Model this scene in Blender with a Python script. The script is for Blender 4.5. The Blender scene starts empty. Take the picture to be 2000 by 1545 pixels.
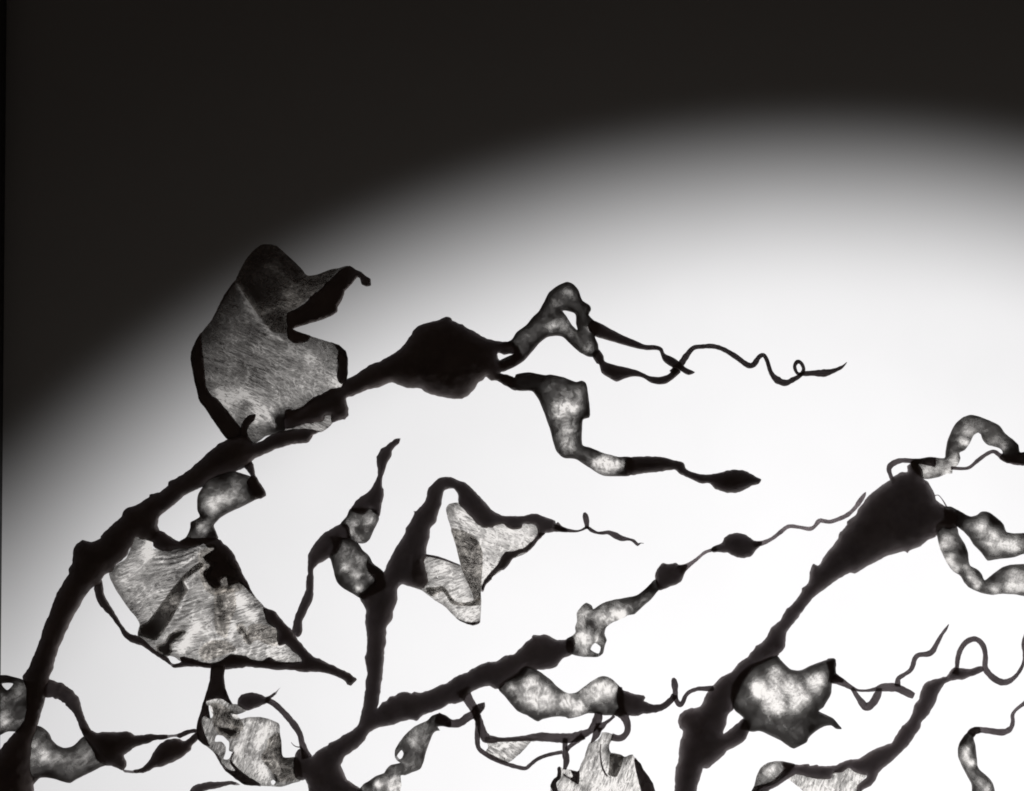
import bpy, math, random
import numpy as np
from mathutils import Vector, noise
from mathutils.geometry import delaunay_2d_cdt

random.seed(4)
sc = bpy.context.scene
C = sc.collection

# ------------------------------------------------------------------ camera
Z0 = 1.30                 # height of the lens above the floor, metres
CD = 1.60                 # lens to the seaweed
FW = 0.625                # picture width per metre of distance
cam = bpy.data.cameras.new('camera')
cam.sensor_width = 36.0
cam.lens = 36.0 / FW
cam.clip_end = 50.0
co = bpy.data.objects.new('camera', cam)
co.location = (0, -CD, Z0)
co.rotation_euler = (math.radians(90), 0, 0)
C.objects.link(co)
sc.camera = co

def P(x, y, dep=0.0):
    """a point seen at picture position x, y (2000 x 1545), dep metres behind the seaweed's plane"""
    D = CD + dep
    k = FW * D / 2000.0
    return Vector(((x - 1000.0) * k, dep, Z0 + (772.5 - y) * k))

# ------------------------------------------------------------------ world and lamp
w = bpy.data.worlds.new('World')
sc.world = w
w.use_nodes = True
bg = w.node_tree.nodes['Background']
bg.inputs[0].default_value = (1.0, 0.84, 0.74, 1)
bg.inputs[1].default_value = 0.0215

SCREEN_Y = 0.34          # matches the spotlight's aim
LAMP_BACK = 1.7726
sp = bpy.data.lights.new('spotlight', 'SPOT')
sp.energy = 428.0
sp.color = (0.995, 0.989, 1.0)
sp.shadow_soft_size = 0.02
sp.spot_size = 2 * 0.6684
sp.spot_blend = 0.3328
spill = bpy.data.lights.new('spotlight_spill', 'SPOT')   # added second lamp, imitates the spotlight's stray light outside its beam
spill.energy = 9.5
spill.color = (1.0, 0.92, 0.84)
spill.shadow_soft_size = 0.05
spill.spot_size = 2 * 0.88
spill.spot_blend = 1.0
so = bpy.data.objects.new('spotlight', sp)
so.location = (0.3954, SCREEN_Y + LAMP_BACK, Z0 - 0.5126)
so.rotation_euler = Vector((-0.0112, -1.0, -0.2142)).to_track_quat('-Z', 'Y').to_euler()
C.objects.link(so)
so2 = bpy.data.objects.new('spotlight_spill', spill)
so2.location = so.location
so2.rotation_euler = so.rotation_euler
C.objects.link(so2)

vs = sc.view_settings
vs.view_transform = 'Standard'
vs.look = 'None'
vs.exposure = 0.0
vs.gamma = 1.0
sc.render.engine = 'CYCLES'
sc.cycles.transparent_max_bounces = 48
sc.cycles.max_bounces = 8
sc.cycles.use_denoising = True
sc.cycles.filter_width = 1.8

# ------------------------------------------------------------------ materials
def new_mat(name):
    m = bpy.data.materials.new(name)
    m.use_nodes = True
    nt = m.node_tree
    nt.nodes.clear()
    return m, nt

def N(nt, t, **kw):
    n = nt.nodes.new(t)
    for k, v in kw.items():
        setattr(n, k, v)
    return n

def math_node(nt, op, a, b=None, c=None, clamp=False):
    n = N(nt, 'ShaderNodeMath', operation=op)
    n.use_clamp = clamp
    for i, v in enumerate((a, b, c)):
        if v is None:
            continue
        if isinstance(v, (int, float)):
            n.inputs[i].default_value = v
        else:
            nt.links.new(v, n.inputs[i])
    return n.outputs[0]

def maprange(nt, v, a, b, c, d):
    n = N(nt, 'ShaderNodeMapRange')
    n.clamp = True
    nt.links.new(v, n.inputs[0])
    for i, x in enumerate((a, b, c, d)):
        n.inputs[i + 1].default_value = x
    return n.outputs[0]

def noise_tex(nt, vec, scale, detail=3.0, rough=0.55, dist=0.0):
    n = N(nt, 'ShaderNodeTexNoise')
    n.inputs['Scale'].default_value = scale
    n.inputs['Detail'].default_value = detail
    n.inputs['Roughness'].default_value = rough
    n.inputs['Distortion'].default_value = dist
    nt.links.new(vec, n.inputs['Vector'])
    return n.outputs['Fac']

def coords(nt, rot, scl):
    tc = N(nt, 'ShaderNodeTexCoord')
    mp = N(nt, 'ShaderNodeMapping')
    mp.inputs['Rotation'].default_value = rot
    nt.links.new(tc.outputs['Object'], mp.inputs['Vector'])
    mq = N(nt, 'ShaderNodeMapping')
    mq.inputs['Scale'].default_value = scl
    nt.links.new(mp.outputs[0], mq.inputs['Vector'])
    return mq.outputs[0]

def mat_stem():
    m, nt = new_mat('dark_stem')
    v = coords(nt, (0, 0, 0), (1, 1, 1))
    n1 = noise_tex(nt, v, 30, 4)
    ramp = N(nt, 'ShaderNodeValToRGB')
    ramp.color_ramp.elements[0].position = 0.3
    ramp.color_ramp.elements[0].color = (0.14, 0.105, 0.095, 1)
    ramp.color_ramp.elements[1].position = 0.75
    ramp.color_ramp.elements[1].color = (0.25, 0.19, 0.17, 1)
    nt.links.new(n1, ramp.inputs[0])
    b = N(nt, 'ShaderNodeBsdfPrincipled')
    nt.links.new(ramp.outputs[0], b.inputs['Base Color'])
    b.inputs['Roughness'].default_value = 0.62
    b.inputs['Specular IOR Level'].default_value = 0.35
    bump = N(nt, 'ShaderNodeBump')
    bump.inputs['Strength'].default_value = 0.6
    bump.inputs['Distance'].default_value = 0.002
    nt.links.new(noise_tex(nt, v, 160, 5), bump.inputs['Height'])
    nt.links.new(bump.outputs[0], b.inputs['Normal'])
    at = N(nt, 'ShaderNodeAttribute')
    at.attribute_name = 'thin'
    t = math_node(nt, 'MULTIPLY', at.outputs['Fac'], maprange(nt, noise_tex(nt, v, 90, 3), 0.3, 0.7, 0.6, 1.4))
    t = math_node(nt, 'SQRT', math_node(nt, 'MAXIMUM', t, 0.0))
    tr = N(nt, 'ShaderNodeBsdfTransparent')
    tr.inputs[0].default_value = (1.0, 0.93, 0.95, 1)
    mx = N(nt, 'ShaderNodeMixShader')
    nt.links.new(t, mx.inputs[0])
    nt.links.new(b.outputs[0], mx.inputs[1])
    nt.links.new(tr.outputs[0], mx.inputs[2])
    o = N(nt, 'ShaderNodeOutputMaterial')
    nt.links.new(mx.outputs[0], o.inputs[0])
    return m

def mat_membrane(name, kind, ang=0.0, tint=(1.0, 0.985, 0.965)):
    """dried translucent tissue: lets the light of the screen through where it is thin.
    The mesh attribute 'thin' holds how thin the tissue is and painted caustics, the textures fibres, clots and painted glints."""
    m, nt = new_mat(name)
    at = N(nt, 'ShaderNodeAttribute')
    at.attribute_name = 'thin'
    thin = at.outputs['Fac']
    va = coords(nt, (0, ang, 0), (1, 0.05, 1))
    if kind == 'crinkle':
        v = coords(nt, (0, ang, 0), (0.62, 0.05, 1.15))
        vf = coords(nt, (0, ang, 0), (0.20, 0.05, 1.25))
        grain = maprange(nt, noise_tex(nt, v, 430, 4, 0.72, 0.7), 0.34, 0.68, 0.40, 1.70)
        fibre = maprange(nt, noise_tex(nt, vf, 230, 4, 0.62, 2.4), 0.36, 0.66, 0.28, 1.80)
        msk = maprange(nt, noise_tex(nt, va, 17, 2, 0.5, 0.5), 0.42, 0.58, 0.0, 1.0)
        mixf = N(nt, 'ShaderNodeMix')
        nt.links.new(msk, mixf.inputs[0])
        nt.links.new(grain, mixf.inputs[2])
        nt.links.new(fibre, mixf.inputs[3])
        grain = mixf.outputs[0]
        cl = maprange(nt, noise_tex(nt, va, 30, 3, 0.5, 0.8), 0.33, 0.68, 0.60, 1.36)
        rd = math_node(nt, 'ABSOLUTE', math_node(nt, 'SUBTRACT', noise_tex(nt, vf, 60, 3, 0.55, 2.6), 0.5))
        grain = math_node(nt, 'MULTIPLY', grain, maprange(nt, rd, 0.0, 0.022, 0.45, 1.0))
        r = noise_tex(nt, v, 46, 3, 0.55, 1.8)
        ridge = math_node(nt, 'ABSOLUTE', math_node(nt, 'SUBTRACT', r, 0.5))
        vein = maprange(nt, ridge, 0.0, 0.025, 0.75, 0.0)
        t = math_node(nt, 'MULTIPLY', math_node(nt, 'MULTIPLY', thin, grain), cl)
        t = math_node(nt, 'ADD', t, math_node(nt, 'MULTIPLY', math_node(nt, 'MULTIPLY', vein, thin), math_node(nt, 'MULTIPLY', cl, cl)))
    else:
        cl = maprange(nt, noise_tex(nt, va, 52, 5, 0.66, 0.6), 0.34, 0.66, 0.40, 1.40)
        cl2 = maprange(nt, noise_tex(nt, va, 140, 4, 0.66, 0.9), 0.42, 0.68, 0.62, 2.3)  # bright flecks, caustic sparkle painted into the transmission
        g = maprange(nt, noise_tex(nt, va, 480, 2, 0.6), 0.3, 0.7, 0.8, 1.2)
        t = math_node(nt, 'MULTIPLY', math_node(nt, 'MULTIPLY', thin, cl), math_node(nt, 'MULTIPLY', cl2, g))
    glint = maprange(nt, noise_tex(nt, va, 210, 2, 0.5, 0.6), 0.60, 0.72, 0.0, 1.1)  # sparse glints painted in as extra transmission
    t = math_node(nt, 'ADD', t, math_node(nt, 'MULTIPLY', glint, math_node(nt, 'MULTIPLY', thin, math_node(nt, 'ADD', thin, 0.25))))
    t = math_node(nt, 'MINIMUM', math_node(nt, 'MAXIMUM', t, 0.001), 0.97)
    t = math_node(nt, 'SQRT', t)          # light crosses two faces of the sheet
    tr = N(nt, 'ShaderNodeBsdfTransparent')
    tr.inputs[0].default_value = (*tint, 1)
    b = N(nt, 'ShaderNodeBsdfPrincipled')
    b.inputs['Base Color'].default_value = (0.17, 0.14, 0.13, 1)
    b.inputs['Roughness'].default_value = 0.5
    b.inputs['Specular IOR Level'].default_value = 0.3
    mx = N(nt, 'ShaderNodeMixShader')
    nt.links.new(t, mx.inputs[0])
    nt.links.new(b.outputs[0], mx.inputs[1])
    nt.links.new(tr.outputs[0], mx.inputs[2])
    o = N(nt, 'ShaderNodeOutputMaterial')
    nt.links.new(mx.outputs[0], o.inputs[0])
    return m

def mat_screen():
    m, nt = new_mat('screen_cloth')
    v = coords(nt, (0, 0, 0), (1, 1, 1))
    n1 = noise_tex(nt, v, 5, 3)
    n2 = noise_tex(nt, v, 700, 2)
    f = math_node(nt, 'ADD', maprange(nt, n1, 0.3, 0.7, 0.385, 0.40), maprange(nt, n2, 0.3, 0.7, 0.0, 0.012))
    cmb = N(nt, 'ShaderNodeCombineColor')
    nt.links.new(f, cmb.inputs[0])
    nt.links.new(f, cmb.inputs[1])
    nt.links.new(f, cmb.inputs[2])
    tl = N(nt, 'ShaderNodeBsdfTranslucent')
    nt.links.new(cmb.outputs[0], tl.inputs[0])
    d = N(nt, 'ShaderNodeBsdfDiffuse')
    d.inputs[0].default_value = (0.30, 0.29, 0.28, 1)
    mx = N(nt, 'ShaderNodeMixShader')
    mx.inputs[0].default_value = 0.75
    nt.links.new(d.outputs[0], mx.inputs[1])
    nt.links.new(tl.outputs[0], mx.inputs[2])
    o = N(nt, 'ShaderNodeOutputMaterial')
    nt.links.new(mx.outputs[0], o.inputs[0])
    return m

def mat_frame():
    m, nt = new_mat('frame_paint')
    b = N(nt, 'ShaderNodeBsdfPrincipled')
    v = coords(nt, (0, 0, 0), (1, 1, 1))
    n1 = maprange(nt, noise_tex(nt, v, 60, 3), 0.3, 0.7, 0.4, 0.6)
    nt.links.new(n1, b.inputs['Roughness'])
    b.inputs['Base Color'].default_value = (0.02, 0.018, 0.016, 1)
    o = N(nt, 'ShaderNodeOutputMaterial')
    nt.links.new(b.outputs[0], o.inputs[0])
    return m

STEM = mat_stem()
MEM = {
    'web': mat_membrane('web_tissue', 'crinkle', -0.45),
    'web2': mat_membrane('web_tissue_b', 'crinkle', 0.25),
    'web3': mat_membrane('web_tissue_c', 'crinkle', 1.2),
    'pouch': mat_membrane('pouch_tissue', 'pouch', 0.0),
    'pouch2': mat_membrane('pouch_tissue_b', 'pouch', 0.9),
}

# ------------------------------------------------------------------ screen (the lit background)
def mesh_obj(name, verts, faces, mat, parent=None, smooth=True, attr=None):
    me = bpy.data.meshes.new(name)
    me.from_pydata([tuple(v) for v in verts], [], faces)
    if smooth:
        me.polygons.foreach_set('use_smooth', [True] * len(me.polygons))
    if attr is not None:
        a = me.attributes.new('thin', 'FLOAT', 'POINT')
        a.data.foreach_set('value', np.asarray(attr, dtype=np.float32))
    me.update()
    me.materials.append(mat)
    o = bpy.data.objects.new(name, me)
    C.objects.link(o)
    if parent is not None:
        o.parent = parent
    return o

e0 = P(13, 0, SCREEN_Y)
e1 = P(1.5, 1300, SCREEN_Y)
slope = (e1.x - e0.x) / (e1.z - e0.z)
def edge_x(z):
    return e0.x + slope * (z - e0.z)
zt, zb = 2.5, -1.9
scr = mesh_obj('backlit_screen',
               [(edge_x(zb) - .01, SCREEN_Y, zb), (2.6, SCREEN_Y, zb), (2.6, SCREEN_Y, zt), (edge_x(zt) - .01, SCREEN_Y, zt)],
               [(0, 1, 2, 3)], mat_screen(), smooth=False)
scr['kind'] = 'structure'
fv = []
for z in (zb, zt):
    for dx, yy in ((0, -.012), (-1.6, -.012), (-1.6, .03), (0, .03)):
        fv.append((edge_x(z) + dx, SCREEN_Y + yy, z))
fr = mesh_obj('screen_frame', fv, [(0, 1, 5, 4), (1, 2, 6, 5), (2, 3, 7, 6), (3, 0, 4, 7), (0, 3, 2, 1), (4, 5, 6, 7)],
              mat_frame(), parent=scr, smooth=False)

# ------------------------------------------------------------------ tracing helpers
CROP = dict(a1=(340, 450, 5), a2=(340, 700, 5), a3=(660, 560, 5), a4=(940, 520, 5), a5=(1260, 560, 5), a6=(1000, 700, 4),
            a7=(180, 850, 5), a8=(0, 1040, 5), b1=(170, 1040, 5.15), b2=(400, 1040, 5.15), b3=(560, 840, 5.15),
            b4=(740, 900, 4.543), b5=(960, 960, 5.518), b6=(0, 1290, 6.06), b7=(200, 1290, 6.06), b8=(370, 1290, 6.06),
            c1=(560, 1090, 5.15), c2=(580, 1290, 6.06), c3=(840, 1160, 5), c4=(860, 1300, 6.307), c5=(1060, 1290, 6.06),
            c6=(1160, 920, 5), c7=(1440, 920, 5), c8=(1700, 780, 5.15), d1=(1700, 960, 5.15), d2=(1300, 1180, 5.15),
            d3=(1400, 1250, 5.237), d4=(1600, 1190, 5.15), d5=(1720, 1200, 5.518), d6=(1260, 1290, 6.06),
            d7=(1450, 1340, 6.667), d8=(1740, 1340, 7.538), px=(0, 0, 1))

def T(c, s):
    """'x,y x,y ...' measured in an enlargement c -> picture points; a third number is a width or radius"""
    ox, oy, k = CROP[c]
    out = []
    for tok in s.split():
        q = [float(t) for t in tok.split(',')]
        p = [ox + q[0] / k, oy + q[1] / k]
        if len(q) > 2:
            p.append(q[2] / k)
        if len(q) > 3:
            p.append(q[3])
        out.append(tuple(p))
    return out

def smooth_closed(pts, step, tens):
    pts = np.array([p[:2] for p in pts], float)
    keep = [0]
    for i in range(1, len(pts)):
        if np.hypot(*(pts[i] - pts[keep[-1]])) > 0.8:
            keep.append(i)
    pts = pts[keep]
    n = len(pts)
    out = []
    for i in range(n):
        p0, p1, p2, p3 = pts[i - 1], pts[i], pts[(i + 1) % n], pts[(i + 2) % n]
        L = np.hypot(*(p2 - p1))
        la, lb = np.hypot(*(p1 - p0)), np.hypot(*(p3 - p2))
        m1 = tens * (p2 - p0) * L / max(la + L, 1e-6) * 1.0
        m2 = tens * (p3 - p1) * L / max(lb + L, 1e-6) * 1.0
        k = max(1, int(round(L / step)))
        for j in range(k):
            t = j / k
            t2, t3 = t * t, t * t * t
            out.append((2*t3 - 3*t2 + 1) * p1 + (t3 - 2*t2 + t) * m1 + (-2*t3 + 3*t2) * p2 + (t3 - t2) * m2)
    return np.array(out)

def inside(px, py, loops):
    res = np.zeros(px.shape, bool)
    for L in loops:
        x1, y1 = L[:, 0], L[:, 1]
        x2, y2 = np.roll(x1, -1), np.roll(y1, -1)
        for a, b, c, d in zip(x1, y1, x2, y2):
            if b == d:
                continue
            cond = ((b > py) != (d > py))
            xi = (c - a) * (py - b) / (d - b) + a
            res ^= cond & (px < xi)
    return res

def dist_to(px, py, loops):
    best = np.full(px.shape, 1e9)
    for L in loops:
        A = L
        B = np.roll(L, -1, 0)
        for (ax, ay), (bx, by) in zip(A, B):
            dx, dy = bx - ax, by - ay
            q = dx * dx + dy * dy
            if q < 1e-9:
                continue
            t = np.clip(((px - ax) * dx + (py - ay) * dy) / q, 0, 1)
            d = (px - ax - t * dx) ** 2 + (py - ay - t * dy) ** 2
            np.minimum(best, d, out=best)
    return np.sqrt(best)

def dist_open(px, py, pts):
    best = np.full(px.shape, 1e9)
    for (ax, ay), (bx, by) in zip(pts[:-1], pts[1:]):
        dx, dy = bx - ax, by - ay
        t = np.clip(((px - ax) * dx + (py - ay) * dy) / (dx * dx + dy * dy), 0, 1)
        np.minimum(best, (px - ax - t * dx) ** 2 + (py - ay - t * dy) ** 2, out=best)
    return np.sqrt(best)

def LN(c, spec):
    """creases and painted caustic streaks: 'x,y x,y ... | width amount ; ...' in an enlargement c"""
    out = []
    for part in spec.split(';'):
        a, b = part.split('|')
        sg, am = [float(v) for v in b.split()]
        out.append((T(c, a), sg, am))
    return out

class Thing:
    """one seaweed: an Empty at its foot plus a smooth depth field shared by all its parts"""
    def __init__(s, name, label, foot, y0, amp, ph, group=None, base=0.0, rim=0.02, tr=0.02):
        s.base, s.rim, s.tr = base, rim, tr  # base: slight stem transmission that imitates lens glare
        s.y0, s.amp, s.ph = y0, amp, ph
        o = bpy.data.objects.new(name, None)
        o.empty_display_size = 0.05
        C.objects.link(o)
        o['label'] = label
        o['category'] = 'seaweed'
        if group:
            o['group'] = group
        s.loc = P(foot[0], foot[1], y0)
        o.location = s.loc
        s.o = o
    def depth(s, x, y):
        return s.y0 + s.amp * (math.sin(x / 310.0 + s.ph) + 0.7 * math.sin(y / 240.0 + 1.7 * s.ph) + 0.35 * math.sin((x + y) / 120.0 + s.ph))

MM = FW * CD / 2000.0      # metres per picture unit at the seaweed

def body(th, name, pts, parent=None, mat=None, off=0.0, flat=0.85, cap=None, step=3.2, grid=6.0, rough=1.35, tens=0.75,
         holes=(), thin=None, seed=0, ripple=0.0, blobs=(), tscale=1.0, lines=()):
    """closed inflated mesh from a traced outline.  thin=(edge, centre, width) makes it a membrane."""
    par = parent if parent is not None else th.o
    loops = [smooth_closed(pts, step, tens)] + [smooth_closed(h, step, tens) for h in holes]
    if rough:
        for L in loops:
            for i in range(len(L)):
                q = Vector((L[i][0] / 9.0, L[i][1] / 9.0, seed * 3.1))
                q2 = Vector((L[i][0] / 26.0, L[i][1] / 26.0, 7 + seed))
                nx = noise.noise(q) + 0.9 * noise.noise(q2)
                ny = noise.noise(q + Vector((31, 7, 5))) + 0.9 * noise.noise(q2 + Vector((9, 1, 4)))
                q3 = Vector((L[i][0] / 4.5, L[i][1] / 4.5, 3 + seed))
                nx += 0.45 * noise.noise(q3)
                ny += 0.45 * noise.noise(q3 + Vector((5, 2, 8)))
                L[i] += (rough * nx, rough * ny)
    allp = np.vstack(loops)
    x0, y0 = allp.min(0) - 3
    x1, y1 = allp.max(0) + 3
    # height field: Poisson equation on a raster -> round cross-sections
    g = max(1.6, min(x1 - x0, y1 - y0) / 90.0, math.sqrt((x1 - x0) * (y1 - y0) / 26000.0))
    gx = np.arange(x0, x1 + g, g)
    gy = np.arange(y0, y1 + g, g)
    X, Y = np.meshgrid(gx, gy)
    M = inside(X, Y, loops)
    M[0, :] = M[-1, :] = False
    M[:, 0] = M[:, -1] = False
    U = np.zeros(X.shape)
    ii, jj = np.indices(X.shape)
    red, blk = M & ((ii + jj) % 2 == 0), M & ((ii + jj) % 2 == 1)
    for it in range(120):
        for msk in (red, blk):
            S = np.zeros_like(U)
            S[1:-1, 1:-1] = 0.25 * (U[2:, 1:-1] + U[:-2, 1:-1] + U[1:-1, 2:] + U[1:-1, :-2] + 2.6 * g * g)
            U[msk] += 1.86 * (S[msk] - U[msk])
    U = np.maximum(U, 0)
    # points
    jit = np.random.RandomState(seed + 11)
    px = np.arange(x0, x1, grid)
    py = np.arange(y0, y1, grid * 0.866)
    PX, PY = np.meshgrid(px, py)
    PX = PX + (np.arange(len(py)) % 2)[:, None] * grid * 0.5
    PX = (PX + jit.uniform(-.18, .18, PX.shape) * grid).ravel()
    PY = (PY + jit.uniform(-.18, .18, PY.shape) * grid).ravel()
    k = inside(PX, PY, loops)
    PX, PY = PX[k], PY[k]
    if len(PX):
        d = dist_to(PX, PY, loops)
        k = d > min(step, grid) * 0.55
        PX, PY = PX[k], PY[k]
    # one more row close to the rim so the edge rolls over
    vin = [Vector((float(a), float(b))) for a, b in allp] + [Vector((float(a), float(b))) for a, b in zip(PX, PY)]
    ed, base = [], 0
    for L in loops:
        n = len(L)
        ed += [(base + i, base + (i + 1) % n) for i in range(n)]
        base += n
    r = delaunay_2d_cdt(vin, ed, [], 0, 1e-4)
    V = np.array([(v.x, v.y) for v in r[0]])
    F = np.array([f for f in r[2]])
    cen = V[F].mean(1)
    F = F[inside(cen[:, 0], cen[:, 1], loops)]
    use = np.unique(F)
    rm = -np.ones(len(V), int)
    rm[use] = np.arange(len(use))
    V = V[use]
    F = rm[F]
    cnt = {}
    for a, b, c in F:
        for e in ((a, b), (b, c), (c, a)):
            q = (min(e), max(e))
            cnt[q] = cnt.get(q, 0) + 1
    bnd = np.zeros(len(V), bool)
    for (a, b), c in cnt.items():
        if c == 1:
            bnd[a] = bnd[b] = True
    # sample height
    fx = np.clip((V[:, 0] - x0) / g, 0, X.shape[1] - 1.001)
    fy = np.clip((V[:, 1] - y0) / g, 0, X.shape[0] - 1.001)
    ix, iy = fx.astype(int), fy.astype(int)
    ax, ay = fx - ix, fy - iy
    u = (U[iy, ix] * (1-ax) * (1-ay) + U[iy, ix+1] * ax * (1-ay) + U[iy+1, ix] * (1-ax) * ay + U[iy+1, ix+1] * ax * ay)
    h = flat * np.sqrt(u)
    if cap is not None:
        h = cap * (1 - np.exp(-h / cap))
    h[bnd] = 0
    n = len(V)
    verts, attr = [], []
    if thin is not None:
        dd = dist_to(V[:, 0], V[:, 1], loops)
        s_ = np.clip(dd / thin[2], 0, 1)
        s_ = s_ * s_ * (3 - 2 * s_)
        A = thin[0] + (thin[1] - thin[0]) * s_
        for bx, by, br, am in blobs:
            A = A + am * np.exp(-((V[:, 0] - bx) ** 2 + (V[:, 1] - by) ** 2) / (br * br))
        for ln, sg, am in lines:
            A = A + am * np.exp(-(dist_open(V[:, 0], V[:, 1], ln) / sg) ** 2)
        if tscale != 1.0:
            A = np.maximum(A, 0)
            A = A * (0.30 + 0.70 * np.minimum(1, A / 0.4))
        A = np.clip(A * tscale, 0.004, 1.2)
    back = np.arange(n)
    nb = n
    dep0 = np.empty(n)
    for i in range(n):
        x, y = V[i]
        z = th.depth(x, y) + off * MM
        if ripple:
            z += ripple * MM * (noise.noise(Vector((x / 60.0, y / 60.0, seed + .5))) + .5 * noise.noise(Vector((x / 24.0, y / 24.0, seed + 5.5))))
        dep0[i] = z
        hh = h[i]
        if rough and hh > 0 and thin is None:
            hh *= 1 + 0.10 * noise.noise(Vector((x / 14.0, y / 14.0, seed + 2.2)))
        h[i] = hh
        verts.append(P(x, y, z - hh * MM) - th.loc)
    for i in range(n):
        if not bnd[i]:
            back[i] = nb
            nb += 1
            verts.append(P(V[i][0], V[i][1], dep0[i] + h[i] * MM) - th.loc)
    # orientation: picture y points down
    tri = []
    for a, b, c in F:
        ar = (V[b][0]-V[a][0]) * (V[c][1]-V[a][1]) - (V[b][1]-V[a][1]) * (V[c][0]-V[a][0])
        if ar > 0:
            a, b, c = a, c, b
        tri.append((int(a), int(b), int(c)))
        if bnd[a] and bnd[b] and bnd[c]:
            continue
        tri.append((int(back[a]), int(back[c]), int(back[b])))
    if thin is None:
        A = th.base + th.rim * np.exp(-dist_to(V[:, 0], V[:, 1], loops) / 7.0)  # even part imitates lens glare, rim part is the thinner edge
    attr = np.concatenate([A, A[~bnd]])
    return mesh_obj(name, verts, tri, mat or STEM, parent=par, attr=attr)

def blade(th, name, pts, thin, kind='web', **kw):
    o = dict(flat=0.25, cap=2.2, step=4.0, grid=6.0, rough=0.5, ripple=7.0)
    if kind.startswith('pouch'):
        o['tscale'] = 1.02
    o.update(kw)
    return body(th, name, pts, thin=thin, mat=MEM[kind], **o)

def tube(th, name, pts, parent=None, off=0.0, wob=0.25, seed=0, sides=9, mat=None, tr=None):
    """round tendril along a centre line of (x, y, width)"""
    par = parent if parent is not None else th.o
    p = np.array([q[:3] for q in pts], float)
    n = len(p)
    out = []
    for i in range(n - 1):
        p0, p1, p2, p3 = p[max(i-1, 0)], p[i], p[i+1], p[min(i+2, n-1)]
        L = np.hypot(*(p2 - p1)[:2])
        k = max(1, int(round(L / 3.0)))
        for j in range(k):
            t = j / k
            out.append(0.5 * ((2*p1) + (p2-p0)*t + (2*p0-5*p1+4*p2-p3)*t*t + (3*p1-p0-3*p2+p3)*t**3))
    out.append(p[-1])
    out = np.array(out)
    W = []
    for i, (x, y, wd) in enumerate(out.tolist()):
        q = noise.noise(Vector((i * 0.13, seed * 2.3, 0.4)))
        dep = th.depth(x, y) + off * MM + wob * 12 * MM * q
        W.append((P(x, y, dep) - th.loc, float(max(wd, 1.2)) * 0.5 * MM * (1 + 0.16 * noise.noise(Vector((i * .45, seed, 3.3))))))
    verts, faces = [], []
    m = len(W)
    side0 = None
    for i in range(m):
        a, b = W[max(i-1, 0)][0], W[min(i+1, m-1)][0]
        t = (b - a).normalized()
        side = t.cross(Vector((0, 1, 0)))
        if side.length < 1e-6:
            side = side0
        side.normalize()
        side0 = side
        up = side.cross(t).normalized()
        c, r = W[i]
        for s in range(sides):
            an = 2 * math.pi * s / sides
            verts.append(c + r * (math.cos(an) * side + math.sin(an) * up))
    for i in range(m - 1):
        for s in range(sides):
            a = i * sides + s
            b = i * sides + (s + 1) % sides
            faces.append((a, b, b + sides, a + sides))
    faces.append(tuple(range(sides))[::-1])
    faces.append(tuple(range((m - 1) * sides, m * sides)))
    return mesh_obj(name, verts, faces, mat or STEM, parent=par, attr=[th.tr if tr is None else tr] * len(verts))

GRP = 'dried seaweeds hanging before the lit screen'

# ================================================================== A: tall left seaweed
A = Thing('dried_seaweed', 'tall dark dried seaweed arching from the lower left to a swollen bulb with two streamers', (20, 1600), 0.0, 0.016, 0.3, GRP)
stem_pts = (T('px', '-30,1640 -26,1520 0,1464 25,1434 45,1410 52,1375 50,1345 44,1322') +
    T('a8', '280,1320 300,1260 360,1130 400,1020 410,960 470,820 520,680 580,550 640,450 668,400 668,350 700,300 712,220 722,150 740,115 800,78 830,80 880,92 930,80 980,55') +
    T('a7', '80,990 160,910 230,840 280,800 310,745 350,710 430,680 500,640 555,600 560,580 610,562 660,555 700,525 740,490 748,455 800,430 900,370 980,310 1060,240 1130,170 1220,95 1300,50') +
    T('a2', '520,790 640,755 720,760 780,825 860,800 950,745 1080,705 1250,682 1340,692 1430,712 1360,745 1330,800 1300,825 1150,840 1030,875 880,940 770,1000') +
    T('a7', '1540,290 1480,320 1400,355 1250,390 1150,440 1080,505 1000,540 900,590 800,680 720,745 650,800 650,840 640,880 655,935 600,1010 500,1020 430,995 400,1060 370,1100 340,1170 300,1220 230,1270 200,1330 120,1370') +
    T('a8', '990,470 985,510 915,530 850,600 790,690 740,790 700,860 650,960 610,1050 570,1140 545,1220 525,1310 500,1370 485,1400 482,1435') +
    T('px', '90,1359 73,1417 62,1455 60,1500 66,1530 60,1640'))
body(A, 'stem', stem_pts, seed=1)
bulb_pts = (T('a2', '1080,690 1080,510 1130,495 1160,505 1250,470 1320,410 1400,360 1450,345 1520,300 1630,280 1650,240 1690,205') +
    T('a3', '150,870 230,820 280,795 320,765 400,730 450,705 500,675 560,640 620,590 660,545 700,490 720,460 735,430 780,385 880,350 940,330 1000,318 1055,290 1110,310 1120,330 1200,365 1215,370 1240,390 1340,440 1420,490 1500,520 1560,530 1605,540 1690,530 1730,560 1780,620 1800,730 1700,790 1640,820 1590,845 1660,860 1720,885 1750,940 1740,1015 1640,970 1560,920 1500,915 1450,880 1420,910 1370,940 1340,990 1280,1060 1250,1078 1200,1098 1050,1085 960,1065 880,1040 800,995 750,990 680,985 600,965 520,935 400,985 330,1000 230,1030 150,1065 80,1090 105,1200 100,1260 60,1300') +
    T('a2', '1640,600 1540,625 1530,560 1480,560 1450,610 1290,640 1180,670'))
bulb = body(A, 'bulb', bulb_pts, seed=2, holes=[T('a3', '1562,652 1625,668 1708,658 1680,710 1640,715 1600,740 1565,700')])
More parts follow.
